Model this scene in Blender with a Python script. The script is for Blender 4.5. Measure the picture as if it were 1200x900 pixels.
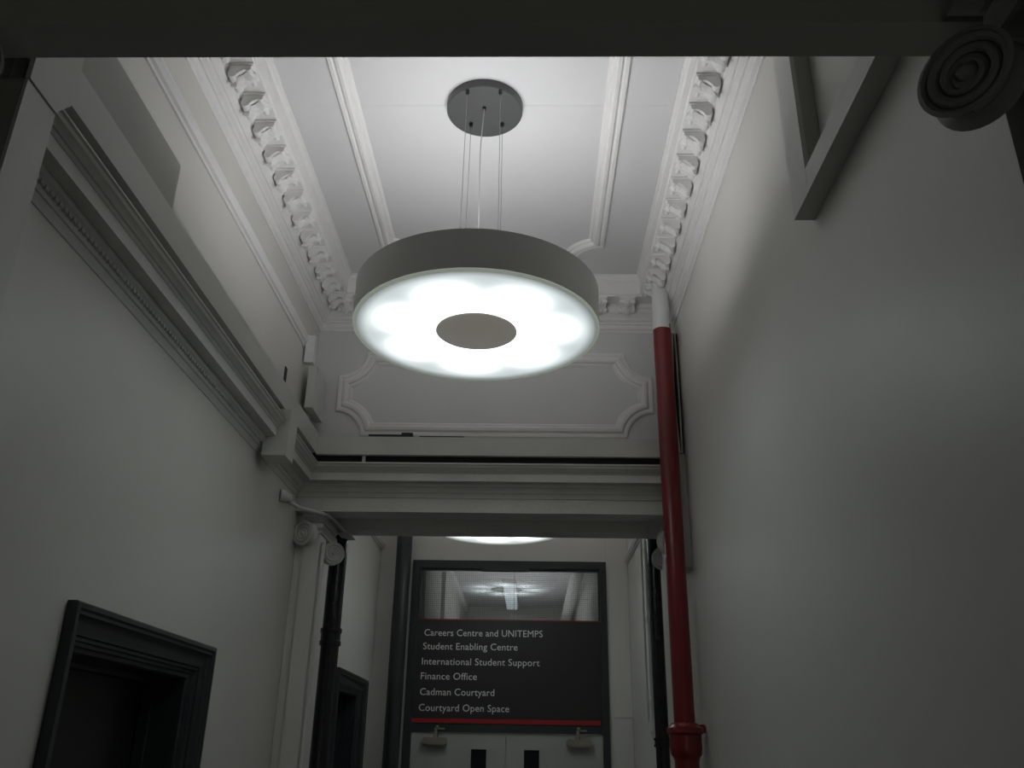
import bpy, bmesh, math, random
from mathutils import Vector, Matrix
random.seed(7)
PI = math.pi
for o in list(bpy.data.objects): bpy.data.objects.remove(o, do_unlink=True)
C = bpy.context.scene
COL = C.collection
# Everything is laid out with z = 0 at eye height; all top-level objects are raised by EYE at the end (floor at z = 0)
EYE = 1.75

# ------------------------------------------------------------------ camera
def cam_axes(p, y, r):
    cy, sy = math.cos(y), math.sin(y)
    fwd = Vector((-sy*math.cos(p), cy*math.cos(p), math.sin(p))); right = Vector((cy, sy, 0)); up = right.cross(fwd)
    return right*math.cos(r)+up*math.sin(r), -right*math.sin(r)+up*math.cos(r), fwd
ri, up, fw = cam_axes(0.4034969, 0.0255683, 0.0172980)
cd = bpy.data.cameras.new('camera'); cam = bpy.data.objects.new('camera', cd); COL.objects.link(cam)
cam.matrix_world = Matrix(((ri.x, up.x, -fw.x, 0), (ri.y, up.y, -fw.y, 0), (ri.z, up.z, -fw.z, 0), (0, 0, 0, 1)))
cd.sensor_width = 36; cd.lens = 1020.82/1200*36; cd.clip_start = .02
C.camera = cam

# ------------------------------------------------------------------ world, exposure
w = bpy.data.worlds.new('world'); C.world = w; w.use_nodes = True
w.node_tree.nodes['Background'].inputs[0].default_value = (.5, .55, .6, 1)
w.node_tree.nodes['Background'].inputs[1].default_value = .02
vs = C.view_settings
vs.view_transform = 'Standard'; vs.look = 'None'; vs.gamma = 1; vs.use_curve_mapping = False
vs.exposure = 0.0
LAMP_HOT, LAMP_BASE, LAMP_UP, BATTEN = 5.3, .62, 5.9, .30
# added fill light behind the viewer, lifts the near shadows
al = bpy.data.lights.new('hall_fill_light', 'AREA'); al.shape = 'RECTANGLE'; al.size = 2.2; al.size_y = 2.0; al.energy = 4.5; al.color = (1, .98, .93)
ao = bpy.data.objects.new('hall_fill_light', al); COL.objects.link(ao); ao.location = (0, -2.9, -.7); ao.rotation_euler = (PI/2, 0, 0)

# ------------------------------------------------------------------ materials
def mat(name, col, rough=.5, metal=0, var=.0, scale=3, bump=0, bscale=60, spec=.5, emit=None, estr=0, speck=None):
    m = bpy.data.materials.new(name); m.use_nodes = True; n = m.node_tree; N = n.nodes; L = n.links; b = N['Principled BSDF']
    b.inputs['Roughness'].default_value = rough; b.inputs['Metallic'].default_value = metal
    b.inputs['Specular IOR Level'].default_value = spec
    b.inputs['Base Color'].default_value = (*col, 1)
    tc = N.new('ShaderNodeTexCoord')
    if var:
        t = N.new('ShaderNodeTexNoise'); t.inputs['Scale'].default_value = scale; t.inputs['Detail'].default_value = 6
        L.new(tc.outputs['Object'], t.inputs['Vector'])
        r = N.new('ShaderNodeValToRGB'); r.color_ramp.elements[0].position = .3; r.color_ramp.elements[1].position = .7
        r.color_ramp.elements[0].color = (*[c*(1-var) for c in col], 1); r.color_ramp.elements[1].color = (*[min(1, c*(1+var)) for c in col], 1)
        L.new(t.outputs['Fac'], r.inputs['Fac']); out = r.outputs['Color']
        if speck:
            t2 = N.new('ShaderNodeTexNoise'); t2.inputs['Scale'].default_value = 11; t2.inputs['Detail'].default_value = 8; t2.inputs['Roughness'].default_value = .75
            L.new(tc.outputs['Object'], t2.inputs['Vector'])
            r2 = N.new('ShaderNodeValToRGB'); r2.color_ramp.elements[0].position = speck; r2.color_ramp.elements[1].position = speck+.02
            L.new(t2.outputs['Fac'], r2.inputs['Fac'])
            mx = N.new('ShaderNodeMix'); mx.data_type = 'RGBA'; L.new(r2.outputs['Color'], mx.inputs[0]); L.new(out, mx.inputs[6])
            mx.inputs[7].default_value = (*[c*.55 for c in col], 1); out = mx.outputs[2]
        L.new(out, b.inputs['Base Color'])
    if bump:
        t = N.new('ShaderNodeTexNoise'); t.inputs['Scale'].default_value = bscale; t.inputs['Detail'].default_value = 5
        L.new(tc.outputs['Object'], t.inputs['Vector'])
        u = N.new('ShaderNodeBump'); u.inputs['Strength'].default_value = bump; u.inputs['Distance'].default_value = .01
        L.new(t.outputs['Fac'], u.inputs['Height']); L.new(u.outputs['Normal'], b.inputs['Normal'])
    if emit:
        b.inputs['Emission Color'].default_value = (*emit, 1); b.inputs['Emission Strength'].default_value = estr
    return m
WALL = mat('wall paint', (.63, .62, .575), .45, var=.035, scale=1.6, bump=.22, bscale=6)
CEIL = mat('ceiling paint', (.66, .655, .655), .75, var=.03, scale=2, bump=.08, bscale=9)
PLAS = mat('white plaster moulding paint', (.78, .77, .75), .6, var=.015, scale=9, bump=.06, bscale=45)
ORNA = mat('ornament plaster paint', (.78, .77, .75), .6, var=.02, scale=20, bump=.35, bscale=55)
ENT = mat('entablature paint', (.60, .60, .56), .5, var=.05, scale=6, bump=.2, bscale=40, speck=.69)
BOARD = mat('painted board', (.58, .58, .54), .5, var=.04, scale=4, bump=.1, bscale=20, speck=.72)
GREYB = mat('shade-darkened board', (.40, .40, .365), .55, var=.04, scale=3, bump=.08, bscale=15)  # board colour darkened to hold the shade on the bulkhead faces
DARKGAP = mat('gap shade and dark debris', (.03, .03, .028), .9, var=.2, scale=8)  # near-black for the shade in gaps, also the colour of the loose flakes
CHAR = mat('charcoal gloss paint', (.030, .034, .038), .32, var=.1, scale=5, bump=.05, bscale=30)
LEAFD = mat('dark door paint', (.012, .012, .013), .45, var=.1, scale=5)
DOORW = mat('pale grey door paint', (.42, .43, .40), .4, var=.03, scale=4, bump=.05, bscale=30)
RED = mat('red gloss paint', (.17, .012, .015), .28, var=.08, scale=6, bump=.15, bscale=25)
BLK = mat('black gloss paint', (.012, .014, .015), .22, var=.15, scale=6, bump=.2, bscale=25)
PIPEW = mat('white pipe paint', (.72, .72, .70), .5, var=.03, scale=9, bump=.2, bscale=30)
SHADE = mat('grey lamp drum enamel', (.60, .60, .58), .5, var=.02, scale=3)
CANOPY = mat('dark grey canopy enamel', (.075, .075, .075), .45, var=.02, scale=3)
RIM = mat('translucent lamp rim', (.55, .58, .52), .35, var=.02, emit=(.9, 1, .85), estr=.20)
DISC = mat('backlit grey centre disc', (.25, .24, .21), .5, var=.02, emit=(1, .95, .84), estr=.13)
STEEL = mat('cable steel', (.35, .35, .34), .35, .8, var=.05)
FLEX = mat('clear flex', (.6, .6, .58), .4, var=.03)
GRIP = mat('dark cable grip', (.04, .04, .04), .35, .5, var=.05)
SIGN = mat('sign charcoal vinyl', (.020, .020, .019), .45, var=.04, scale=3)
SRED = mat('sign red strip', (.33, .012, .016), .45, var=.04)
LETT = mat('sign pale lettering', (.80, .80, .78), .5, var=.02)
CLOS = mat('door closer metal', (.30, .28, .22), .4, .4, var=.1, scale=12)
VGLASS = mat('dark vision glass', (.01, .012, .016), .4, var=.1, spec=.2)
FLOOR = mat('floor vinyl', (.16, .16, .15), .4, var=.1, scale=4)
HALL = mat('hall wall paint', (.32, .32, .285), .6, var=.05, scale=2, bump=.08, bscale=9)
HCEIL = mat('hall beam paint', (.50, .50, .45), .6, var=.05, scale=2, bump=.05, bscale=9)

def lamp_mat(name, hot, base):
    m = bpy.data.materials.new(name); m.use_nodes = True; n = m.node_tree; N = n.nodes; L = n.links; N.clear()
    out = N.new('ShaderNodeOutputMaterial'); em = N.new('ShaderNodeEmission'); L.new(em.outputs[0], out.inputs[0])
    tc = N.new('ShaderNodeTexCoord'); sp = N.new('ShaderNodeSeparateXYZ'); L.new(tc.outputs['Object'], sp.inputs[0])
    def M(op, a, b=None, c=None):
        q = N.new('ShaderNodeMath'); q.operation = op
        for i, v in enumerate((a, b, c)):
            if v is None: continue
            if isinstance(v, (int, float)): q.inputs[i].default_value = v
            else: L.new(v, q.inputs[i])
        return q.outputs[0]
    x, y = sp.outputs['X'], sp.outputs['Y']
    r = M('SQRT', M('ADD', M('MULTIPLY', x, x), M('MULTIPLY', y, y)))
    th = M('ARCTAN2', y, x)
    pet = M('MULTIPLY_ADD', M('COSINE', M('MULTIPLY_ADD', th, 7.0, .6)), .42, .56)       # the tubes behind the diffuser
    d = M('DIVIDE', M('SUBTRACT', r, .285), .092)
    g = M('EXPONENT', M('MULTIPLY', M('MULTIPLY', d, d), -1.0))
    d2 = M('DIVIDE', M('SUBTRACT', r, .19), .07)
    g2 = M('EXPONENT', M('MULTIPLY', M('MULTIPLY', d2, d2), -1.0))
    s = M('ADD', M('MULTIPLY', M('MULTIPLY', g, pet), hot), M('ADD', M('MULTIPLY', g2, hot*.25), base))
    edge = M('SMOOTH_MIN', 1.0, M('MULTIPLY_ADD', M('SUBTRACT', .487, r), 16.0, .42), .2)
    L.new(M('MULTIPLY', s, edge), em.inputs['Strength'])
    em.inputs['Color'].default_value = (.90, .99, 1.0, 1)
    return m
LDOWN = lamp_mat('lit diffuser', LAMP_HOT, LAMP_BASE)
LUP = mat('lit upper diffuser', (.8, .8, .8), .5, emit=(.97, .98, 1), estr=LAMP_UP)
LBAT = mat('lit batten diffuser', (.8, .8, .8), .5, emit=(.85, .95, 1), estr=BATTEN)

def wired_glass():
    m = bpy.data.materials.new('wired glass'); m.use_nodes = True; n = m.node_tree; N = n.nodes; L = n.links; N.clear()
    out = N.new('ShaderNodeOutputMaterial'); gl = N.new('ShaderNodeBsdfGlossy'); tr = N.new('ShaderNodeBsdfTransparent'); mx = N.new('ShaderNodeMixShader')
    df = N.new('ShaderNodeBsdfDiffuse'); df.inputs[0].default_value = (.10, .10, .10, 1); mx2 = N.new('ShaderNodeMixShader')
    gl.inputs['Roughness'].default_value = .03; gl.inputs['Color'].default_value = (1, 1, 1, 1)
    tr.inputs[0].default_value = (.86, .90, .92, 1)
    fr = N.new('ShaderNodeFresnel'); fr.inputs[0].default_value = 1.62
    tc = N.new('ShaderNodeTexCoord'); sp = N.new('ShaderNodeSeparateXYZ'); L.new(tc.outputs['Object'], sp.inputs[0])
    def line(o):
        a = N.new('ShaderNodeMath'); a.operation = 'PINGPONG'; a.inputs[1].default_value = .009; L.new(o, a.inputs[0])
        b = N.new('ShaderNodeMath'); b.operation = 'LESS_THAN'; b.inputs[1].default_value = .0004; L.new(a.outputs[0], b.inputs[0]); return b.outputs[0]
    mxx = N.new('ShaderNodeMath'); mxx.operation = 'MAXIMUM'; L.new(line(sp.outputs['X']), mxx.inputs[0]); L.new(line(sp.outputs['Z']), mxx.inputs[1])
    L.new(fr.outputs[0], mx.inputs[0]); L.new(tr.outputs[0], mx.inputs[1]); L.new(gl.outputs[0], mx.inputs[2])
    L.new(mxx.outputs[0], mx2.inputs[0]); L.new(mx.outputs[0], mx2.inputs[1]); L.new(df.outputs[0], mx2.inputs[2]); L.new(mx2.outputs[0], out.inputs[0])
    return m
GLASS = wired_glass()

# ------------------------------------------------------------------ helpers
def box(bm, x0, x1, y0, y1, z0, z1):
    v = [bm.verts.new(p) for p in ((x0,y0,z0),(x1,y0,z0),(x1,y1,z0),(x0,y1,z0),(x0,y0,z1),(x1,y0,z1),(x1,y1,z1),(x0,y1,z1))]
    for f in ((0,3,2,1),(4,5,6,7),(0,1,5,4),(1,2,6,5),(2,3,7,6),(3,0,4,7)): bm.faces.new([v[i] for i in f])
def BX(*a, bev=0):
    bm = bmesh.new()
    for b in ([a] if isinstance(a[0], (int, float)) else a): box(bm, *b)
    if bev: bmesh.ops.bevel(bm, geom=bm.edges[:], offset=bev, segments=2, affect='EDGES')
    return bm
def rings(bm, R, close=True, cap=True):
    """R: list of rings (lists of points of equal length) joined in order."""
    V = [[bm.verts.new(p) for p in r] for r in R]; n = len(R[0])
    for a, b in zip(V, V[1:]):
        for i in range(n if close else n-1):
            j = (i+1) % n
            bm.faces.new((a[i], a[j], b[j], b[i]))
    if cap and close:
        bm.faces.new(V[0][::-1]); bm.faces.new(V[-1])
def lathe(bm, prof, c=(0,0,0), seg=48, closed=False):
    """prof: (r, z) pairs around the vertical axis through c"""
    P = prof+[prof[0]] if closed else prof
    V = []
    for r, z in (prof):
        if r < 1e-6: V.append([bm.verts.new((c[0], c[1], c[2]+z))])
        else: V.append([bm.verts.new((c[0]+r*math.cos(2*PI*k/seg), c[1]+r*math.sin(2*PI*k/seg), c[2]+z)) for k in range(seg)])
    if closed: V.append(V[0])
    for a, b in zip(V, V[1:]):
        for k in range(seg):
            j = (k+1) % seg
            if len(a) == 1 and len(b) == 1: continue
            if len(a) == 1: bm.faces.new((a[0], b[j], b[k]))
            elif len(b) == 1: bm.faces.new((a[k], a[j], b[0]))
            else: bm.faces.new((a[k], a[j], b[j], b[k]))
def tube(bm, pts, r, seg=12, cap=True):
    pts = [Vector(p) for p in pts]; R = []
    rr = r if isinstance(r, (list, tuple)) else [r]*len(pts)
    t0 = (pts[1]-pts[0]).normalized(); ref = Vector((0,0,1)) if abs(t0.z) < .9 else Vector((1,0,0))
    for i, p in enumerate(pts):
        t = (pts[min(i+1, len(pts)-1)]-pts[max(i-1, 0)]).normalized()
        a = t.cross(ref).normalized(); b = t.cross(a).normalized(); ref = -b if False else ref
        R.append([p+(a*math.cos(2*PI*k/seg)+b*math.sin(2*PI*k/seg))*rr[i] for k in range(seg)])
    rings(bm, R, True, cap)
def smooth_path(P, n=6):
    P = [Vector(p) for p in P]; out = []
    for i in range(len(P)-1):
        p0 = P[max(i-1,0)]; p1 = P[i]; p2 = P[i+1]; p3 = P[min(i+2, len(P)-1)]
        for k in range(n):
            t = k/n
            out.append(.5*((2*p1)+(p2-p0)*t+(2*p0-5*p1+4*p2-p3)*t*t+(3*p1-p0-3*p2+p3)*t**3))
    return out+[P[-1]]
def finish(bm, smooth=False):
    bmesh.ops.remove_doubles(bm, verts=bm.verts[:], dist=1e-6)
    bmesh.ops.recalc_face_normals(bm, faces=bm.faces[:])
    return bm
def obj(name, bm, m, parent=None, loc=None, smooth=None, label=None, rot=None):
    """mesh in world coordinates; its origin goes to loc (or the parent's) and the vertices are shifted"""
    finish(bm)
    org = Vector(loc) if loc is not None else Vector((0,0,0))
    pw = Vector((0,0,0)); q = parent
    while q: pw += q.location; q = q.parent
    if loc is None: org = pw
    bmesh.ops.translate(bm, verts=bm.verts[:], vec=-org)
    me = bpy.data.meshes.new(name); bm.to_mesh(me); bm.free()
    me.materials.append(m)
    if smooth:
        me.polygons.foreach_set('use_smooth', [True]*len(me.polygons))
        me.set_sharp_from_angle(angle=math.radians(smooth))
    o = bpy.data.objects.new(name, me); COL.objects.link(o); o.location = org-pw
    if parent: o.parent = parent
    if label: o['label'] = label
    return o
def thing(name, label, cat, loc, group=None):
    o = bpy.data.objects.new(name, None); COL.objects.link(o); o.location = loc; o.empty_display_size = .05
    o['label'] = label; o['category'] = cat
    if group: o['group'] = group
    return o
def tag(o, label, cat, group=None):
    o['label'] = label; o['category'] = cat
    if group: o['group'] = group
    return o
def struct(name, bm, m, label, parent=None, smooth=None, cat=None):
    o = obj(name, bm, m, parent, smooth=smooth)
    if not parent:
        o['kind'] = 'structure'; o['label'] = label; o['category'] = cat or name.split('_')[0]
    return o
def copy_tree(o, parent=None):
    c = o.copy(); COL.objects.link(c); c.parent = parent
    for ch in list(o.children): copy_tree(ch, c)
    return c
def offs(path, closed, d):
    """offset a 2-D polyline by d to its left with mitres"""
    n = len(path); out = []
    for i in range(n):
        p = Vector(path[i])
        a = Vector(path[i-1]) if (closed or i > 0) else None; b = Vector(path[(i+1) % n]) if (closed or i < n-1) else None
        e1 = (p-a).normalized() if a else (b-p).normalized(); e2 = (b-p).normalized() if b else e1
        n1 = Vector((-e1.y, e1.x)); n2 = Vector((-e2.y, e2.x)); m_ = (n1+n2)
        m_ = m_.normalized() if m_.length > 1e-6 else n1
        out.append(p+m_*(d/max(.35, m_.dot(n1))))
    return out
def sweep2(bm, path, prof, to3, closed=False):
    """prof: (offset to the left of the path, height); to3(u, v, h) -> 3-D"""
    cols = [[to3(q.x, q.y, h) for q in offs(path, closed, d)] for d, h in prof]
    R = [[c[i] for c in cols] for i in range(len(path))]
    if closed:
        V = [[bm.verts.new(p) for p in r] for r in R]; n = len(prof)
        for i in range(len(V)):
            a, b = V[i], V[(i+1) % len(V)]
            for k in range(n): bm.faces.new((a[k], a[(k+1) % n], b[(k+1) % n], b[k]))
    else: rings(bm, R)

XL, XR, YF, ZC, D, FL = -1.37, .87, 5.0, 2.80, 7.9, -EYE
XC = (XL+XR)/2+.005

# ------------------------------------------------------------------ structure
struct('floor', BX(-3, 3, -3, 18.6, FL-.1, FL), FLOOR, 'grey vinyl floor of the corridor, below the picture')
# left wall with two door openings
D1 = (2.683, 3.752, .316); D2 = (6.48, 7.50, .468)
lw = []
for y0, y1, o in ((1.75, 5.0, D1), (5.0, 8.0, D2)):
    lw += [(XL-.24, XL, y0, o[0], FL, o[2]), (XL-.24, XL, o[1], y1, FL, o[2]), (XL-.24, XL, y0, y1, o[2], ZC)]
struct('wall_left', BX(*lw), WALL, 'off-white painted left corridor wall under the long entablature')
struct('wall_right', BX((XR, XR+.2, 1.505, 8.0, FL, ZC), (XR, XR+.0008, 1.3005, 1.505, FL, ZC)), WALL, 'plain off-white painted right corridor wall')
struct('ceiling', BX(XL-.24, XR+.2, 1.3, YF, ZC, ZC+.1), CEIL, 'pale grey plaster ceiling with a moulded panel around the large ring lamp')
ceiling = COL.objects['ceiling']
struct('ceiling', BX(XL-.24, XR+.2, YF, 8.0, ZC, ZC+.1), CEIL, 'plaster ceiling of the bay in front of the double doors')
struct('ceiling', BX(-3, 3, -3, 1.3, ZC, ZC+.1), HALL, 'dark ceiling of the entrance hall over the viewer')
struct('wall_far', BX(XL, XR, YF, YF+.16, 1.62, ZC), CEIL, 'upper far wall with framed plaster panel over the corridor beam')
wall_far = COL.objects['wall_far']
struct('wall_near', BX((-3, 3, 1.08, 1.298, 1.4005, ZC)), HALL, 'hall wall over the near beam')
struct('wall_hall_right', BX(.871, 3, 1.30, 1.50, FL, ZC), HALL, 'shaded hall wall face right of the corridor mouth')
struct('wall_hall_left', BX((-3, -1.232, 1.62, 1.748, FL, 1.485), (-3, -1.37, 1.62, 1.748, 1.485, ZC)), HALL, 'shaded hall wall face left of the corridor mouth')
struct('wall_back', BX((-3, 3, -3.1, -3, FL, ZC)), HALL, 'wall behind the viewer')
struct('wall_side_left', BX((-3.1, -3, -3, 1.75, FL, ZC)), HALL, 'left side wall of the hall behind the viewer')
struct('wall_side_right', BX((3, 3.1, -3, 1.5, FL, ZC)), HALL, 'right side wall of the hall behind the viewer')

def beam(y0, y1, zb, zt, x0, x1, m, label, face=False, dp=.035, b=.085):
    """beam with a coffered soffit: outer border, slanted reveal, recessed field"""
    bm = bmesh.new()
    o = [(x0,y0),(x1,y0),(x1,y1),(x0,y1)]; i1 = [(x0+b,y0+b),(x1-b,y0+b),(x1-b,y1-b),(x0+b,y1-b)]; i2 = [(x0+b+.03,y0+b+.03),(x1-b-.03,y0+b+.03),(x1-b-.03,y1-b-.03),(x0+b+.03,y1-b-.03)]
    rings(bm, [[(*p, zt) for p in o], [(*p, zb) for p in o], [(*p, zb) for p in i1], [(*p, zb+dp) for p in i2], [(*p, zb+dp) for p in [((q[0]), q[1]) for q in i2]]][:4])
    return struct('trim_1' if not face else 'trim_2', bm, m, label, cat='beam')
beam(.70, 1.298, 1.241, 1.40, -3, 3, HCEIL, 'dark near beam crossing the top of the picture', False, .12)
beam(4.9, 5.50, 1.284, 1.365, XL, XR, ENT, 'white soffit beam over the passage to the double doors', True, .065, .15)
# body above the far beam up to the wall face
struct('trim_3', BX(XL, XR, 4.905, 5.50, 1.365, 1.62), ENT, 'flat white body of the far beam behind its cornice', cat='beam')

# wide profile runs ---------------------------------------------------------
def run(paths, prof):
    """prof (p, z): p = projection from the wall; paths: function p -> list of (x, y)"""
    bm = bmesh.new(); cols = [[(x, y, z) for x, y in paths(p)] for p, z in prof]
    rings(bm, [[c[i] for c in cols] for i in range(len(cols[0]))]); return bm
U = lambda p: [(XL+p, 1.31), (XL+p, YF-p), (XR-p, YF-p), (XR-p, 1.31)]
cornice_prof = [(-.002,2.7985),(.222,2.7985),(.222,2.785),(.214,2.782),(.210,2.770),(.200,2.764),(.200,2.668),(.192,2.664),(.192,2.655),(.092,2.655),(.090,2.630),
                (.084,2.626),(.080,2.600),(.066,2.585),(.060,2.575),(.054,2.575),(.050,2.560),(.036,2.552),(.034,2.540),(.026,2.538),(.020,2.515),(.008,2.505),(.006,2.495),(-.002,2.495)]
corn = struct('trim_4', run(U, cornice_prof), ORNA, 'white plaster cornice with scrolled brackets running round the ceiling', smooth=25, cat='cornice')
# lower string mouldings of the side walls
lm = [(-.002,2.305),(.012,2.305),(.016,2.295),(.030,2.290),(.034,2.275),(.026,2.262),(.022,2.25),(.010,2.245),(.008,2.232),(-.002,2.232)]
struct('trim_5', run(lambda p: [(XL+p, 1.31), (XL+p, 4.70)], lm), PLAS, 'plain plaster string moulding on the upper left wall below the cornice', smooth=25, cat='moulding')
rm = [(-.002,2.494),(.010,2.494),(.012,2.48),(.026,2.475),(.024,2.462),(.010,2.455),(.008,2.445),(-.002,2.445)]
struct('trim_6', run(lambda p: [(XR-p, 4.998), (XR-p, 1.51)], rm), PLAS, 'narrow plaster moulding under the cornice on the right wall', smooth=25, cat='moulding')

lm2 = [(p, z-.52) for p, z in lm]
struct('trim_13', run(lambda p: [(XL+p, 5.505), (XL+p, D-.002)], lm2), PLAS, 'plaster string moulding high on the left wall beside the double doors', smooth=25, cat='moulding')
lm3 = [(p, z-.63) for p, z in lm]
struct('trim_14', run(lambda p: [(XR-p, D-.01), (XR-p, 5.505)], lm3), PLAS, 'plaster string moulding high on the right wall beside the double doors', smooth=25, cat='moulding')
# modillions: block with scrolled underside and a leaf
def modillion_bm():
    bm = bmesh.new()          # local: wall side at u=0, projects along +u, width along v, hangs below z=0
    out = [(0,0),(.098,0),(.098,-.012),(.092,-.016),(.090,-.026),(.080,-.034),(.066,-.034),(.052,-.040),(.040,-.052),(.030,-.064),(.014,-.070),(.002,-.064),(0,-.05)]
    W = .046
    rings(bm, [[(u, -W, z) for u, z in out], [(u, W, z) for u, z in out]])
    # cap slab
    box(bm, 0, .1005, -W-.006, W+.006, -.010, -.0005)
    # scroll roll at the back foot and a small roll at the nose
    for (cu, cz, r, w) in ((.018, -.056, .019, W+.004), (.082, -.030, .011, W+.004)):
        rings(bm, [[(cu+r*math.cos(t*PI/6), s*w, cz+r*math.sin(t*PI/6)) for t in range(12)] for s in (-1, 1)])
    return bm
def leaf_bm():
    bm = bmesh.new(); R = []
    for i, (u, z) in enumerate(((.004,-.079),(.024,-.080),(.040,-.068),(.054,-.054),(.070,-.046),(.086,-.045),(.096,-.036),(.099,-.026))):
        hw = [.010,.024,.032,.028,.034,.026,.020,.006][i]; zig = .006*(1 if i % 2 else -1)
        R.append([(u, -hw, z+.008), (u+zig, -hw*.5, z-.002+zig*.4), (u, 0, z-.008), (u-zig, hw*.5, z-.002-zig*.4), (u, hw, z+.008), (u, 0, z+.010)])
    rings(bm, R); return bm
fm = finish(modillion_bm()); mod_me = bpy.data.meshes.new('modillion'); fm.to_mesh(mod_me); fm.free(); mod_me.materials.append(PLAS)
fm = finish(leaf_bm()); leaf_me = bpy.data.meshes.new('leaf'); fm.to_mesh(leaf_me); fm.free(); leaf_me.materials.append(ORNA)
def modillion(x, y, rz):
    o = bpy.data.objects.new('modillion', mod_me); COL.objects.link(o); o.parent = corn; o.location = (x, y, 2.655); o.rotation_euler.z = rz
    l = bpy.data.objects.new('leaf', leaf_me); COL.objects.link(l); l.parent = o
k = 0
for i in range(20):
    y = 4.815-.178*i
    if y > 1.4:
        modillion(XL+.091, y, 0)
        modillion(XR-.091, y-.105 if False else 4.70-.178*i, PI) if 4.70-.178*i > 1.4 else None
for i in range(11):
    modillion(.59-.178*i, YF-.091, -PI/2)

# moulded panel frames with scooped corners
def scooped(x0, x1, y0, y1, r, n=8):
    P = []
    for cx, cy, a0 in ((x0, y0, PI/2), (x1, y0, PI), (x1, y1, 3*PI/2), (x0, y1, 0)):
        for k in range(n+1):
            a = a0-PI/2*k/n; P.append((cx+r*math.cos(a), cy+r*math.sin(a)))
    # order: counter-clockwise around the rectangle, the arcs bulging inwards
    Q = []
    for (cx, cy, s, e) in ((x0, y0, PI/2, 0), (x1, y0, PI, PI/2), (x1, y1, 3*PI/2, PI), (x0, y1, 2*PI, 3*PI/2)):
        for k in range(n+1):
            a = s+(e-s)*k/n; Q.append((cx+r*math.cos(a), cy+r*math.sin(a)))
    return Q
pprof = [(0,0),(0,.012),(.006,.020),(.020,.022),(.026,.016),(.032,.016),(.040,.030),(.056,.034),(.068,.028),(.074,.014),(.084,.014),(.092,.006),(.096,0)]
def panel_frame(name, x0, x1, y0, y1, r, to3, parent, m):
    bm = bmesh.new(); sweep2(bm, scooped(x0, x1, y0, y1, r), pprof, to3, True)
    o = obj(name, bm, m, parent, smooth=30); return o
panel_frame('panel_moulding', -.912, .42, 1.90, 4.60, .15, lambda u, v, h: (u, v, ZC-h), ceiling, PLAS)
panel_frame('panel_moulding', -1.215, .745, 1.775, 2.345, .165, lambda u, v, h: (u, YF-h, v), wall_far, PLAS)
# faint paint seams of the ceiling boards crossing at the canopy
obj('seam', BX((XL+.25, XR-.25, 3.238, 3.244, ZC-.0012, ZC+.001)), CEIL, ceiling)
obj('seam', BX((-.226, -.221, 1.35, 4.45, ZC-.0012, ZC+.001)), CEIL, ceiling)

# ------------------------------------------------------------------ lower entablature: left wall, mitred into the far beam
ep = [(-.002,1.548),(.128,1.543),(.141,1.536),(.141,1.530),(.134,1.526),(.130,1.516),(.118,1.508),(.112,1.500),(.106,1.498),(.100,1.489),(.097,1.488),(.097,1.443),(.090,1.443),
      (.048,1.443),(.046,1.428),(.034,1.420),(.030,1.412),(.026,1.412),(.020,1.396),(.014,1.394),(.008,1.382),(.004,1.368),(-.002,1.366)]
YB = 4.9
UE = lambda p: [(XL+p, 1.752), (XL+p, YB-p), (XR-p if False else .80, YB-p)]
struct('trim_7', run(UE, ep), ENT, 'moulded white entablature along the left wall turning across the far beam', smooth=25, cat='entablature')
# row of small carved leaves on the bed moulding of the left run (too small to pick apart)
bm = bmesh.new(); random.seed(3)
y = 1.80
while y < 4.80:
    s = random.uniform(.8, 1.15)
    if not (4.05 < y < 4.22):
        box(bm, XL+.020, XL+.033+.003*s, y, y+.012*s, 1.408, 1.424)
    y += .026
orn = obj('carved_ornament', bm, ENT, COL.objects['trim_7']); orn['kind'] = 'stuff'

# timber boards standing above the entablature
t = thing('boxing_board', 'long flat white board standing above the left entablature behind a dark gap', 'board', (XL, 3.3, 1.59))
obj('board', BX(XL+.090, XL+.118, 1.752, 4.782, 1.600, 1.712), BOARD, t)
obj('top_board', BX(XL+.001, XL+.118, 1.752, 4.782, 1.712, 1.722), BOARD, t)
t = thing('boxing_board', 'flat white board across the far beam above its dark gap, under the framed wall panel', 'board', (-.3, 4.78, 1.59))
obj('board', BX(XL+.118, .80, YB-.118, YB-.09, 1.592, 1.702), BOARD, t)
obj('top_board', BX(XL+.118, .80, YB-.09, YF-.001, 1.692, 1.702), BOARD, t)
obj('gap_post', BX(-.985, -.968, YB-.10, YB-.085, 1.555, 1.592), PIPEW, t)
# near-black filler, the shade of the gaps put into its colour
tag(obj('gap_shade_fill', BX((XL+.001, XL+.075, 1.80, 4.055, 1.550, 1.70), (XL+.001, XL+.075, 4.205, 4.84, 1.550, 1.70), (XL+.076, .80, YB-.075, YB+.003, 1.622, 1.688), (XL+.076, .80, YB-.075, YB-.001, 1.550, 1.621)), DARKGAP), 'near-black fill for the shade in the gap between the entablature and the boards', 'gap')
# debris on the ledge of the far board
tag(obj('loose_plaster_flake', finish(BX((-.96, -.765, 4.80, 4.83, 1.703, 1.723), (-.765, -.70, 4.795, 4.83, 1.703, 1.733))), DARKGAP), 'dark broken flake lying on the board ledge left of centre under the wall panel', 'debris')
tag(obj('loose_plaster_flake', finish(BX((-.66, -.40, 4.80, 4.82, 1.703, 1.715))), DARKGAP), 'thin dark sliver lying on the board ledge under the ring lamp', 'debris')

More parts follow.
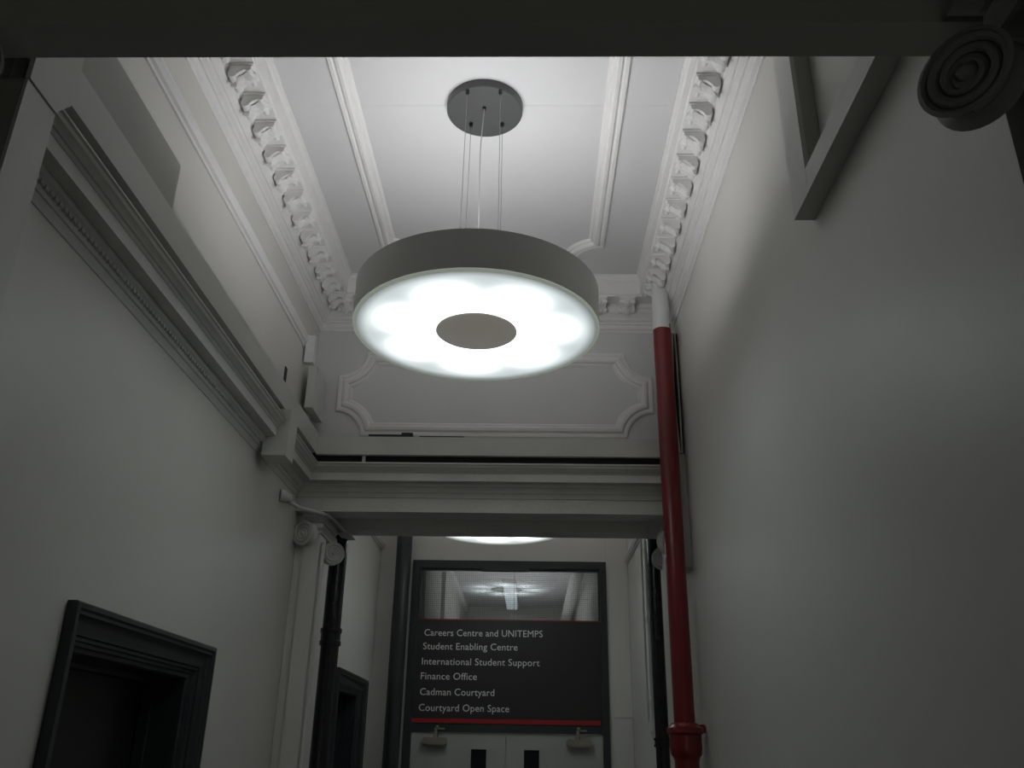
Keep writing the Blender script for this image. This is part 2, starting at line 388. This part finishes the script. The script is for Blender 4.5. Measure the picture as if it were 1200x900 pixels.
# box block interrupting the entablature
bm = bmesh.new()
R = []
for y in (4.06, 4.20):
    R.append([(XL+.035,y,1.345),(XL+.155,y,1.345),(XL+.155,y,1.36) ,(XL+.160,y,1.585),(XL+.11,y,1.590),(XL+.035,y,1.590)])
rings(bm, R)
tag(obj('entablature_block', bm, BOARD), 'white square block breaking the left entablature near the far corner', 'block')
# boards at the near end of the left entablature
t = thing('end_box', 'pale board box closing the near end of the left entablature at the picture edge', 'boxing', (-1.3, 1.7, .5))
obj('side_board', BX(-1.231, -1.222, 1.622, 1.7515, FL+.002, 1.484), BOARD, t)
bm = bmesh.new(); rings(bm, [[(x_, 1.622, 1.4875), (x_, 1.745, 1.4875), (x_, 1.80, 1.556), (x_, 1.80, 2.20), (x_, 1.622, 2.20)] for x_ in (-1.231, -1.218)]); obj('upper_board', bm, BOARD, t)

# plate, its shade put into the grey colour (end of the boxed stub) on the left, standing on the band board
t = thing('bulkhead_box', 'grey flat-faced boxing on the upper left wall, standing on the long white board', 'bulkhead', (XL, 2.1, 1.73))
obj('face_board', BX(XL+.085, XL+.112, 1.76, 2.527, 1.7225, 1.905), GREYB, t)
obj('end_board', BX(XL+.001, XL+.085, 2.50, 2.527, 1.7225, 1.905), GREYB, t)
obj('top_board', BX(XL+.001, XL+.112, 1.76, 2.527, 1.905, 1.915), GREYB, t)

# boxed bulkhead on the right wall
t = thing('bulkhead_box', 'pale boxed bulkhead with a recessed face and dark soffit high on the right wall', 'bulkhead', (.84, 1.9, 1.54))
BXR = .807
obj('soffit_board', BX(BXR, XR-.001, 1.51, 2.298, 1.540, 1.552), BOARD, t)
obj('bottom_rail', BX(BXR, BXR+.014, 1.51, 2.150, 1.5525, 1.622), BOARD, t)
obj('end_stile', BX(BXR, BXR+.014, 2.152, 2.298, 1.5525, 2.44), BOARD, t)
obj('end_board', BX(BXR+.0145, XR-.001, 2.155, 2.298, 1.5525, 2.44), GREYB, t)  # reveal turned from the lamp, shade put into its darker colour
obj('back_ledge', BX((BXR+.0145, XR-.001, 1.51, 2.15, 1.5525, 1.60), (XR-.012, XR-.001, 1.51, 2.15, 1.60, 1.66)), BOARD, t)

# boxed chase in the far left corner of the upper wall
t = thing('corner_chase', 'boxed white pipe chase hanging in the upper far left corner', 'boxing', (XL, 4.8, 1.85))
obj('lower_box', BX(XL+.04, XL+.088, 4.70, 4.955, 1.85, 2.115), BOARD, t)
obj('upper_box', BX(XL+.015, XL+.070, 4.665, 4.71, 2.125, 2.30), PIPEW, t)
tag(obj('slot_shade', finish(BX((XL-.001, XL+.004, 4.37, 4.41, 1.865, 1.965))), DARKGAP), 'small dark panel for the shade of a slot in the upper left wall near the far corner', 'slot')  # flat dark panel in place of a shadowed recess

# far right corner: warped vertical board behind the red pipe, block and return under it
t = thing('corner_board', 'tall narrow warped white board behind the red pipe in the far right corner', 'board', (.83, 4.75, 1.6))
bm = bmesh.new(); R = []
for k in range(13):
    z = 1.60+.76*k/12; g = .012*math.sin(PI*k/12)
    R.append([(.795-g*.3, 4.72, z), (.845-g, 4.72, z), (.845-g, 4.735, z), (.795-g*.3, 4.735, z)])
rings(bm, R); obj('board', bm, BOARD, t)
obj('gap_shade', BX(.797, .8675, 4.737, 4.78, 1.60, 2.36), DARKGAP, t)  # near-black filler paints the shade of the gap behind the board
bm = bmesh.new(); R = []
for k in range(13):
    z = 1.60+.76*k/12; g = .010*math.sin(PI*k/12)
    R.append([(.850+g*.2, 4.715, z), (.857+g*.2, 4.715, z), (.857+g*.2, 4.73, z), (.850+g*.2, 4.73, z)])
rings(bm, R); obj('edge_strip', bm, BOARD, t)
t = thing('corner_block', 'grey-white boxed bracket hanging beside the red pipe at the right end of the far beam', 'boxing', (.83, 4.8, .95))
obj('block', BX(.786, XR-.001, 4.72, 4.897, .95, 1.345), BOARD, t)
obj('upper_block', BX(.801, XR-.001, 4.735, 4.8, 1.3455, 1.597), BOARD, t)

# ------------------------------------------------------------------ far piers under the beam
struct('trim_8', BX((XL+.002, -1.315, 4.985, 5.12, FL, 1.283), (-1.3145, -1.222, 4.965, 5.12, FL, 1.164)), WALL, 'white pilaster on the left under the far beam', cat='pilaster')
struct('trim_9', BX((.80, XR-.001, 5.0, 5.35, FL, 1.283)), WALL, 'white pilaster on the right under the far beam behind the red pipe', cat='pilaster')

def volute_bm(r=.072, th=.055):
    """scroll: disc with a spiral ridge on both faces; axis = local x, centred at the origin"""
    bm = bmesh.new(); S = 32
    prof = [(0,th*.30),(.30*r,th*.30),(.34*r,th*.22),(.86*r,th*.30),(.90*r,th*.5),(r,th*.44),(.93*r,th*.2),(.90*r,0),(.93*r,-th*.2),(r,-th*.44),(.90*r,-th*.5),(.86*r,-th*.30),(.34*r,-th*.22),(.30*r,-th*.30),(0,-th*.30)]
    lathe(bm, prof, seg=S)
    for s in (-1, 1):
        pts = []; rr = []
        for k in range(56):
            a = k*2*PI/22; q = r*(.92-.66*k/55); pts.append((q*math.cos(a*s), q*math.sin(a*s), s*th*.36)); rr.append(.0075-.0035*k/55)
        tube(bm, pts, rr, 6)
        lathe(bm, [(r*.17,s*th*.28),(r*.16,s*th*.48),(r*.08,s*th*.56),(0,s*th*.58)], seg=14)
    bmesh.ops.rotate(bm, verts=bm.verts[:], cent=(0,0,0), matrix=Matrix.Rotation(PI/2, 3, 'Y'))
    return bm
fm = finish(volute_bm()); vol_me = bpy.data.meshes.new('volute'); fm.to_mesh(vol_me); fm.free(); vol_me.materials.append(ENT)
vol_me.polygons.foreach_set('use_smooth', [True]*len(vol_me.polygons)); vol_me.set_sharp_from_angle(angle=math.radians(50))
def volute(par, p, rz, s=1.0, m=None):
    o = bpy.data.objects.new('volute', vol_me if m is None else m); COL.objects.link(o); o.parent = par
    o.location = Vector(p)-par.location; o.rotation_euler.z = rz; o.scale = (s, s, s)
    return o
def capital(label, x0, x1, y0, y1, zt, vols, m, vme=None, ab=.03):
    t = thing('ionic_capital', label, 'capital', ((x0+x1)/2, (y0+y1)/2, zt-.22))
    bm = bmesh.new(); A = []
    for z, e in ((zt-.001, ab), (zt-.018, ab), (zt-.024, ab*.75), (zt-.040, ab*.3), (zt-.045, ab*.3)):
        A.append([(x0-e, y0-e, z), (x1+e, y0-e, z), (x1+e, y1+e, z), (x0-e, y1+e, z)])
    rings(bm, A); obj('abacus', bm, m, t)
    bm = bmesh.new(); A = []
    for z, e in ((zt-.046, .0), (zt-.06, .012), (zt-.08, .014), (zt-.10, .0), (zt-.104, .008), (zt-.114, .008), (zt-.118, .0005)):
        A.append([(x0-e, y0-e, z), (x1+e, y0-e, z), (x1+e, y1+e, z), (x0-e, y1+e, z)])
    rings(bm, A); obj('echinus', bm, m, t)
    for p, rz, s in vols: volute(t, p, rz, s, vme)
    return t
capital('white scrolled capital on the left pilaster under the far beam, conduit over it', -1.312, -1.222, 4.97, 5.34, 1.283,
        [((-1.305, 4.935, 1.160), math.radians(-112), 1.0), ((-1.172, 5.10, 1.080), math.radians(-58), .92)], ENT, ab=.02)
capital('white scrolled capital half hidden behind the red pipe', .812, .865, 5.01, 5.34, 1.283,
        [((.80, 5.02, 1.155), math.radians(-65), 1.0), ((.815, 5.36, 1.130), math.radians(-125), 1.0)], ENT)
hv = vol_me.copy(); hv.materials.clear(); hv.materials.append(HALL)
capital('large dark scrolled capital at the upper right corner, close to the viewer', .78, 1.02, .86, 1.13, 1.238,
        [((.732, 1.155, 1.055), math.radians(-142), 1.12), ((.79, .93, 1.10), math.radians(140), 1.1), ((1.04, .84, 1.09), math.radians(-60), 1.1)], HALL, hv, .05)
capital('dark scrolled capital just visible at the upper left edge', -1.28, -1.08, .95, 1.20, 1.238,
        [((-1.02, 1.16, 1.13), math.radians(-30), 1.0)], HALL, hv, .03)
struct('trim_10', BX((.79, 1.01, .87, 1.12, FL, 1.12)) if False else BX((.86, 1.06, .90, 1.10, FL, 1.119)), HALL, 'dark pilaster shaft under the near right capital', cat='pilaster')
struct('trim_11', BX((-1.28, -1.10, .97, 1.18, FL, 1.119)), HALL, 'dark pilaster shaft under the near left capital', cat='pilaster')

# ------------------------------------------------------------------ pipes
def lathed(name, prof, x, y, m, label, cat, parts=(), group=None):
    t = thing(name, label, cat, (x, y, FL), group)
    bm = bmesh.new(); lathe(bm, [(r, z) for r, z in prof], (x, y, 0), 32); obj('pipe', bm, m, t, smooth=40)
    return t
px_, py_ = .767, 4.65
t = thing('red_pipe', 'bright red painted cast-iron downpipe by the right wall, white at its top', 'pipe', (px_, py_, FL))
def taper(z0, z1): return [(px_, py_, z0), (px_, py_, z1)]
bm = bmesh.new(); lathe(bm, [(.0, .10), (.052, .10), (.0525, 1.2), (.0535, 2.30), (.0535, 2.338), (0, 2.338)], (px_, py_, 0), 32); obj('lower_pipe', bm, RED, t, smooth=40)
bm = bmesh.new(); lathe(bm, [(0, 2.3385), (.0525, 2.3385), (.0505, 2.50), (.050, 2.654), (0, 2.654)], (px_, py_, 0), 32); obj('upper_pipe', bm, PIPEW, t, smooth=40, label='white-painted top length of the pipe')
obj('paint_run', BX((px_+.036, px_+.045, py_-.0345, py_-.029, 2.335, 2.368)), RED, t)
bm = bmesh.new(); lathe(bm, [(.053,.165),(.066,.162),(.072,.150),(.088,.140),(.090,.118),(.078,.108),(.079,.05),(.076,.022),(.064,.004),(.060,-.01),(.060,FL+.001),(.0,FL+.001)], (px_, py_, 0), 32)
lathe(bm, [(0,.165),(.053,.165)], (px_, py_, 0), 32); obj('socket', bm, RED, t, smooth=40)
obj('fixing_ear', BX((px_+.02, px_+.100, py_-.012, py_+.030, .118, .158), bev=.004), RED, t)

def black_pipe(x, y, r, zt, label, joints, name='black_pipe', m=BLK):
    t = thing(name, label, 'pipe', (x, y, FL))
    bm = bmesh.new(); lathe(bm, [(0,FL+.001),(r,FL+.001),(r,zt),(0,zt)], (x, y, 0), 28); obj('pipe', bm, m, t, smooth=40)
    for z, h, e in joints:
        bm = bmesh.new(); lathe(bm, [(r,z),(r+e,z),(r+e,z+h*.25),(r+e*.5,z+h*.3),(r+e*.5,z+h*.7),(r+e,z+h*.75),(r+e,z+h),(r,z+h)], (x, y, 0), 28, True); obj('collar', bm, m, t, smooth=40)
    return t
black_pipe(-1.222, 5.48, .055, 1.282, 'glossy black downpipe behind the left pilaster', [(.60, .10, .010), (-.7, .10, .01)])
black_pipe(.786, 5.60, .041, 1.46, 'glossy black downpipe behind the red pipe on the right', [(.062, .05, .010)])
black_pipe(-1.135, 7.72, .068, 2.795, 'dark grey downpipe between the second doorway and the double doors', [], name='grey_pipe', m=CHAR)

t = thing('wall_conduit', 'thin white conduit curving under the left end of the far beam', 'conduit', (XL, 4.6, 1.28))
bm = bmesh.new()
tube(bm, smooth_path([(XL+.012, 4.62, 1.284), (-1.335, 4.70, 1.275), (-1.30, 4.80, 1.272), (-1.20, 4.92, 1.270), (-1.175, 5.00, 1.268), (-1.168, 5.20, 1.268), (-1.165, 5.46, 1.268)]), .011, 10)
obj('tube', bm, ENT, t, smooth=60)
bm = bmesh.new(); tube(bm, [(XL+.001, 4.575, 1.285), (XL+.012, 4.58, 1.285), (-1.335, 4.63, 1.283)], [.034, .034, .026], 16); obj('end_fitting', bm, ENT, t, smooth=50)
obj('end_plate', BX((-1.20, -1.12, 5.30, 5.49, 1.250, 1.2555)), ENT, t)
t = thing('wall_conduit', 'thin white conduit running down beside the left pilaster edge', 'conduit', (-1.205, 5.0, FL))
bm = bmesh.new(); tube(bm, [(-1.206, 4.99, FL+.01), (-1.206, 4.99, 1.12)], .012, 10); obj('tube', bm, WALL, t, smooth=60)
t = thing('wall_conduit', 'thin white conduit with couplings left of the right-hand black pipe', 'conduit', (.755, 5.72, .2))
bm = bmesh.new(); tube(bm, [(.750, 5.70, .10), (.750, 5.70, 1.32)], .013, 10); obj('tube', bm, PIPEW, t, smooth=60)
for z in (.80, .30): 
    bm = bmesh.new(); lathe(bm, [(.0132,z),(.022,z),(.022,z+.03),(.0132,z+.03)], (.750, 5.70, 0), 14, True); obj('coupling', bm, PIPEW, t)
bm = bmesh.new(); tube(bm, [(.742, 5.70, .155), (.775, 5.70, .10), (.79, 5.72, .02)], [.02, .024, .015], 10); obj('elbow', bm, PIPEW, t, smooth=60)
bm = bmesh.new(); tube(bm, [(.723, 5.72, .2), (.723, 5.72, 1.45)], .008, 8); obj('side_tube', bm, PIPEW, t, smooth=60)

# ------------------------------------------------------------------ doorways in the left wall
cprof = [(0,-.004),(0,.030),(.004,.034),(.020,.036),(.026,.030),(.036,.030),(.040,.022),(.062,.010),(.084,-.002),(.092,-.004),(.094,.006),(.104,.006),(.108,-.004),(.120,-.004),(.124,-.012),(.140,-.016),(.140,-.05),(.10,-.05)]
def doorway(n, o, wname, label, xw):
    y0, y1, z1 = o
    t = struct(wname, BX((xw-.225, xw-.195, y0+.03, y1-.03, FL+.004, z1-.03)), LEAFD, label, cat='door')
    # architrave: path runs clockwise so that the profile grows inwards
    path = [(y0-.088, FL), (y0-.088, z1+.088), (y1+.088, z1+.088), (y1+.088, FL)]
    bm = bmesh.new()
    prof = [(-d, h) for d, h in ((0,.0015),(0,.030),(.004,.034),(.018,.036),(.024,.028),(.034,.028),(.038,.020),(.056,.008),(.074,.003),(.0885,.0025),(.0895,-.010),(.092,-.004),(.102,-.004),(.106,-.014),(.116,-.014),(.120,-.022),(.132,-.026),(.138,-.034),(.138,-.06),(.0885,-.06),(.0875,.0015))]
    sweep2(bm, path, prof, lambda u, v, h: (xw+h, u, v)); obj('architrave', bm, CHAR, t, smooth=30)
    obj('lining', BX((xw-.19, xw-.0605, y0+.001, y0+.050, FL+.002, z1-.050), (xw-.19, xw-.0605, y1-.050, y1-.001, FL+.002, z1-.050), (xw-.19, xw-.0605, y0+.001, y1-.001, z1-.050, z1-.001)), CHAR, t)
    obj('door_stop', BX((xw-.19, xw-.15, y0+.0505, y0+.068, FL+.002, z1-.068), (xw-.19, xw-.15, y1-.068, y1-.0505, FL+.002, z1-.068), (xw-.19, xw-.15, y0+.0505, y1-.0505, z1-.068, z1-.0505)), CHAR, t)
doorway(1, D1, 'door_1', 'dark doorway with charcoal moulded surround in the left wall, lower left', XL)
doorway(2, D2, 'door_2', 'further dark doorway with charcoal surround behind the black pipe', XL)

# ------------------------------------------------------------------ door wall
FX0, FX1, FZ = -1.068, .672, 1.622
struct('wall_far', BX((XL, FX0+.001, D, D+.12, FL, ZC), (FX1-.001, XR, D, D+.12, FL, ZC), (FX0+.001, FX1-.001, D, D+.12, FZ-.001, ZC)), WALL, 'pale wall around the double doors at the end of the corridor')
obj('lining_board', BX((FX1+.002, XR-.004, D-.008, D-.0005, .309, 1.9), (FX1+.002, XR-.004, D-.008, D-.0005, FL+.002, .303)), WALL, COL.objects['wall_far.001'])
t = struct('door_3', BX((FX0, -1.002, D-.03, D+.10, FL, FZ), (.615, FX1, D-.03, D+.10, FL, FZ), (-1.002, .615, D-.03, D+.10, 1.553, FZ), (-1.002, .615, D-.02, D+.08, .178, .245)), CHAR, 'charcoal door frame holding pale double doors, dark sign and wired fanlight', cat='door')
def leaf(x0, x1, vx0, vx1):
    y0, y1 = D-.004, D+.04
    vz0, vz1 = -.85, .047
    l = obj('door_leaf', BX((x0, vx0, y0, y1, FL+.01, .173), (vx1, x1, y0, y1, FL+.01, .173), (vx0, vx1, y0, y1, vz1, .173), (vx0, vx1, y0, y1, FL+.01, vz0)), DOORW, t)
    obj('vision_pane', BX(vx0, vx1, y0+.018, y0+.026, vz0, vz1), VGLASS, l)
    b = .014
    obj('bead', BX((vx0-b, vx1+b, y0-.010, y0-.0005, vz1, vz1+b), (vx0-b, vx0, y0-.008, y0-.0005, vz0, vz1), (vx1, vx1+b, y0-.008, y0-.0005, vz0, vz1), (vx0-b, vx1+b, y0-.010, y0-.0005, vz0-b, vz0)), DOORW, l)
leaf(-1.000, -.204, -.492, -.363); leaf(-.198, .612, -.049, .079)
for x0, x1, ax, lb in ((-.905, -.690, -.79, 'brass-grey door closer on the left leaf of the double doors'), (.305, .520, .40, 'brass-grey door closer on the right leaf of the double doors')):
    c = thing('door_closer', lb, 'door closer', ((x0+x1)/2, D-.03, .10))
    obj('body', BX((x0, x1, D-.065, D-.005, .070, .133), bev=.012), CLOS, c)
    obj('arm', BX((ax-.012, ax+.012, D-.050, D-.036, .131, .205), (ax-.012, ax+.075, D-.050, D-.036, .195, .209), bev=.003), CLOS, c)
    bm = bmesh.new(); lathe(bm, [(0,.132),(.02,.132),(.02,.150),(.012,.156),(0,.156)], (ax, D-.03, 0), 16); obj('spindle', bm, CLOS, c)
    bm = bmesh.new(); lathe(bm, [(0,.205),(.012,.205),(.016,.215),(.012,.226),(0,.228)], (ax+.01, D-.043, 0), 12); obj('pivot', bm, CLOS, c)
# fanlight
g = struct('window_1', BX((-1.0015, .6145, D+.02, D+.026, 1.104, 1.5525)), GLASS, 'wired glass fanlight over the sign, reflecting a ring lamp', cat='window')
obj('glazing_bead', BX((-1.0015, -.985, D-.004, D+.0195, 1.104, 1.5525), (.598, .6145, D-.004, D+.0195, 1.104, 1.5525), (-.985, .598, D-.004, D+.0195, 1.535, 1.5525)), CHAR, g)
tag(obj('frame_box', finish(BX((-.44, -.02, D-.085, D-.031, 1.520, 1.572), bev=.004)), CHAR), 'narrow dark box on the top bar of the fanlight frame', 'box')

# sign
s = thing('directory_sign', 'charcoal directory sign with six lines of pale lettering and red edges over the double doors', 'sign', (-.19, D, .24))
SY = D-.026
obj('panel', BX((-1.0015, .6145, SY, D+.018, .2455, 1.096)), SIGN, s)
obj('red_strip', BX((-1.0015, .6145, SY-.001, SY+.004, 1.0965, 1.1035)), SRED, s, label='thin red line along the top')
obj('red_strip', BX((-1.0, .597, SY-.003, SY-.0005, .2465, .283)), SRED, s, label='broad red band along the bottom')
def P(px, py, yy):
    v = Vector(((px-600)/1020.82, (450-py)/1020.82, 1)); d = ri*v.x+up*v.y+fw*v.z; return d*(yy/d.y)
LINES = [('Careers Centre and UNITEMPS', -.932, .105, 1.015), ('Student Enabling Centre', -.937, -.113, .0), ('International Student Support', -.940, .080, .0),
         ('Finance Office', -.943, -.460, .0), ('Cadman Courtyard', -.943, -.307, .0), ('Courtyard Open Space', -.946, -.178, .0)]
ZB = [.958, .843, .716, .595, .467, .340]
for (txt, x0, x1, _), zb in zip(LINES, ZB):
    cu = bpy.data.curves.new('lettering', 'FONT'); cu.body = txt; cu.size = .075; cu.extrude = .0008; cu.offset = .0; cu.space_character = 1.03; cu.resolution_u = 3
    tmp = bpy.data.objects.new('tmp', cu); COL.objects.link(tmp)
    me = bpy.data.meshes.new_from_object(tmp.evaluated_get(bpy.context.evaluated_depsgraph_get())); bpy.data.objects.remove(tmp, do_unlink=True)
    xs = [v.co.x for v in me.vertices]; k = (x1-x0)/(max(xs)-min(xs)); xm = min(xs)
    ky = .0745/ (max(v.co.y for v in me.vertices)-min(min(v.co.y for v in me.vertices), 0)) if False else 1.0
    for v in me.vertices: v.co = ((v.co.x-xm)*k, -v.co.z, v.co.y*1.08)
    me.materials.clear(); me.materials.append(LETT); me.name = 'lettering'
    o = bpy.data.objects.new('lettering', me); COL.objects.link(o); o.parent = s
    o.location = Vector((x0, SY-.0015, zb))-s.location; o['label'] = 'line reading '+txt; o['kind'] = 'stuff'

# ------------------------------------------------------------------ corridor beyond the fanlight
struct('wall_beyond_left', BX((XL-.1, XL, D+.12, 18.5, FL, 2.85), (XL, XL+.10, 10.6, 10.9, FL, 2.6), (XL, XL+.06, 13.5, 13.8, FL, 2.6)), WALL, 'left wall seen through the fanlight')
struct('wall_beyond_right', BX((XR, XR+.1, D+.12, 18.5, FL, 2.85)), WALL, 'right wall seen through the fanlight')
struct('wall_beyond_far', BX((XL, XR, 18.5, 18.6, FL, 2.85)), WALL, 'end wall seen through the fanlight')
struct('ceiling', BX((XL, XR, D+.12, 18.5, 2.85, 2.95)), CEIL, 'ceiling of the corridor seen through the fanlight')
struct('trim_12', BX((XL+.001, XL+.07, D+.3, 18.4, 2.70, 2.849)), PLAS, 'plain cove seen through the left of the fanlight', cat='moulding')
tag(obj('ceiling_duct', (lambda b: (tube(b, [(.70, 10.5, 2.55), (.70, 18.3, 2.55)], .10, 16), b)[1])(bmesh.new()), PIPEW, smooth=60), 'pale pipe duct along the right wall beyond the fanlight', 'duct')
t = thing('batten_light', 'narrow lit ceiling batten beyond the fanlight glass', 'light', (-.37, 16.5, 2.78))
obj('housing', BX((-.50, -.26, 15.4, 18.3, 2.78, 2.848)), PIPEW, t)
obj('diffuser', BX((-.49, -.27, 15.5, 18.2, 2.755, 2.7795)), LBAT, t)
t = thing('corridor_fill_light', 'long added fill light in the corridor beyond, hidden behind the directory sign', 'light', (-.25, 15.0, 1.62))  # unseen light, added to brighten the ceiling behind the fanlight
obj('housing', BX(-.32, -.18, 13.0, 17.0, 1.60, 1.68), PIPEW, t)
obj('fill_panel', BX(-.31, -.19, 13.05, 16.95, 1.6805, 1.69), mat('corridor fill glow', (.8, .8, .8), .5, emit=(1, .98, .95), estr=9), t)
for y in (13.3, 16.7): obj('hanger', BX(-.254, -.248, y, y+.006, 1.691, 2.754), STEEL, t)
tag(obj('cable_trunking', BX((-.42, -.27, 18.40, 18.499, 1.2, 2.70)), PIPEW), 'pale vertical trunking on the end wall seen low in the fanlight', 'trunking')

# ------------------------------------------------------------------ ring pendants
def ring_pendant(x, y, label):
    zb, h, R = 1.60, .172, .503
    t = thing('ring_pendant', label, 'lamp', (x, y, zb), 'large ring pendants along the corridor')
    bm = bmesh.new(); lathe(bm, [(R-.004, 0.006), (R, .008), (R, h), (R-.012, h+.004), (R-.05, h+.004), (R-.05, h), (R-.008, h-.004), (R-.008, .010), (R-.010, .006)], (x, y, zb), 128, True)
    obj('drum', bm, SHADE, t, smooth=35)
    bm = bmesh.new(); lathe(bm, [(R-.016, -.001), (R-.002, -.002), (R+.001, .003), (R-.001, .007), (R-.016, .006)], (x, y, zb), 128, True); obj('rim', bm, RIM, t, smooth=40)
    bm = bmesh.new(); lathe(bm, [(.163, .002), (.20, .0005), (R-.016, .0005), (R-.016, .008), (.163, .008)], (x, y, zb), 96, True)
    obj('diffuser', bm, LDOWN, t)
    bm = bmesh.new(); lathe(bm, [(0, -.004), (.160, -.004), (.166, .0), (.166, .012), (0, .012)], (x, y, zb), 64); obj('centre_disc', bm, DISC, t, smooth=35)
    bm = bmesh.new(); lathe(bm, [(0, h-.014), (R-.009, h-.014), (R-.009, h-.006), (0, h-.006)], (x, y, zb), 64); obj('top_diffuser', bm, LUP, t)
    cz = ZC-zb
    bm = bmesh.new(); lathe(bm, [(0, cz-.040), (.172, cz-.040), (.176, cz-.036), (.177, cz-.001), (0, cz-.001)], (x, y+.035, zb), 64); c = obj('canopy', bm, CANOPY, t, smooth=35)
    for dx, dy in ((-.071, -.112), (.078, -.112), (-.068, .108), (.080, .108)):
        bm = bmesh.new(); lathe(bm, [(0, cz-.062), (.0065, cz-.062), (.0085, cz-.056), (.0085, cz-.0405), (0, cz-.0405)], (x+dx, y+dy, zb), 12); obj('cable_grip', bm, GRIP, c)
        bm = bmesh.new(); tube(bm, [(x+dx, y+dy, zb+cz-.062), (x+dx*1.1, y+dy*.9, zb+h-.006)], .0013, 6); obj('cable', bm, STEEL, t)
    bm = bmesh.new(); lathe(bm, [(0, cz-.050), (.009, cz-.050), (.009, cz-.0405), (0, cz-.0405)], (x, y+.0, zb), 12); obj('flex_gland', bm, GRIP, c)
    bm = bmesh.new(); tube(bm, smooth_path([(x, y+.0, zb+cz-.050), (x-.012, y+.01, zb+.9), (x-.008, y+.01, zb+.5), (x-.022, y, zb+h-.006)]), .0026, 6); obj('flex', bm, FLEX, t)
    return t
ring_pendant(-.232, 3.205, 'large grey ring pendant with a glowing diffuser hanging in the nearer bay')
ring_pendant(-.255, 6.62, 'second ring pendant, only its lit lower edge showing under the far beam')

# raise everything so that the floor lies at z = 0
for o in list(C.objects):
    if o.parent is None: o.location.z += EYE
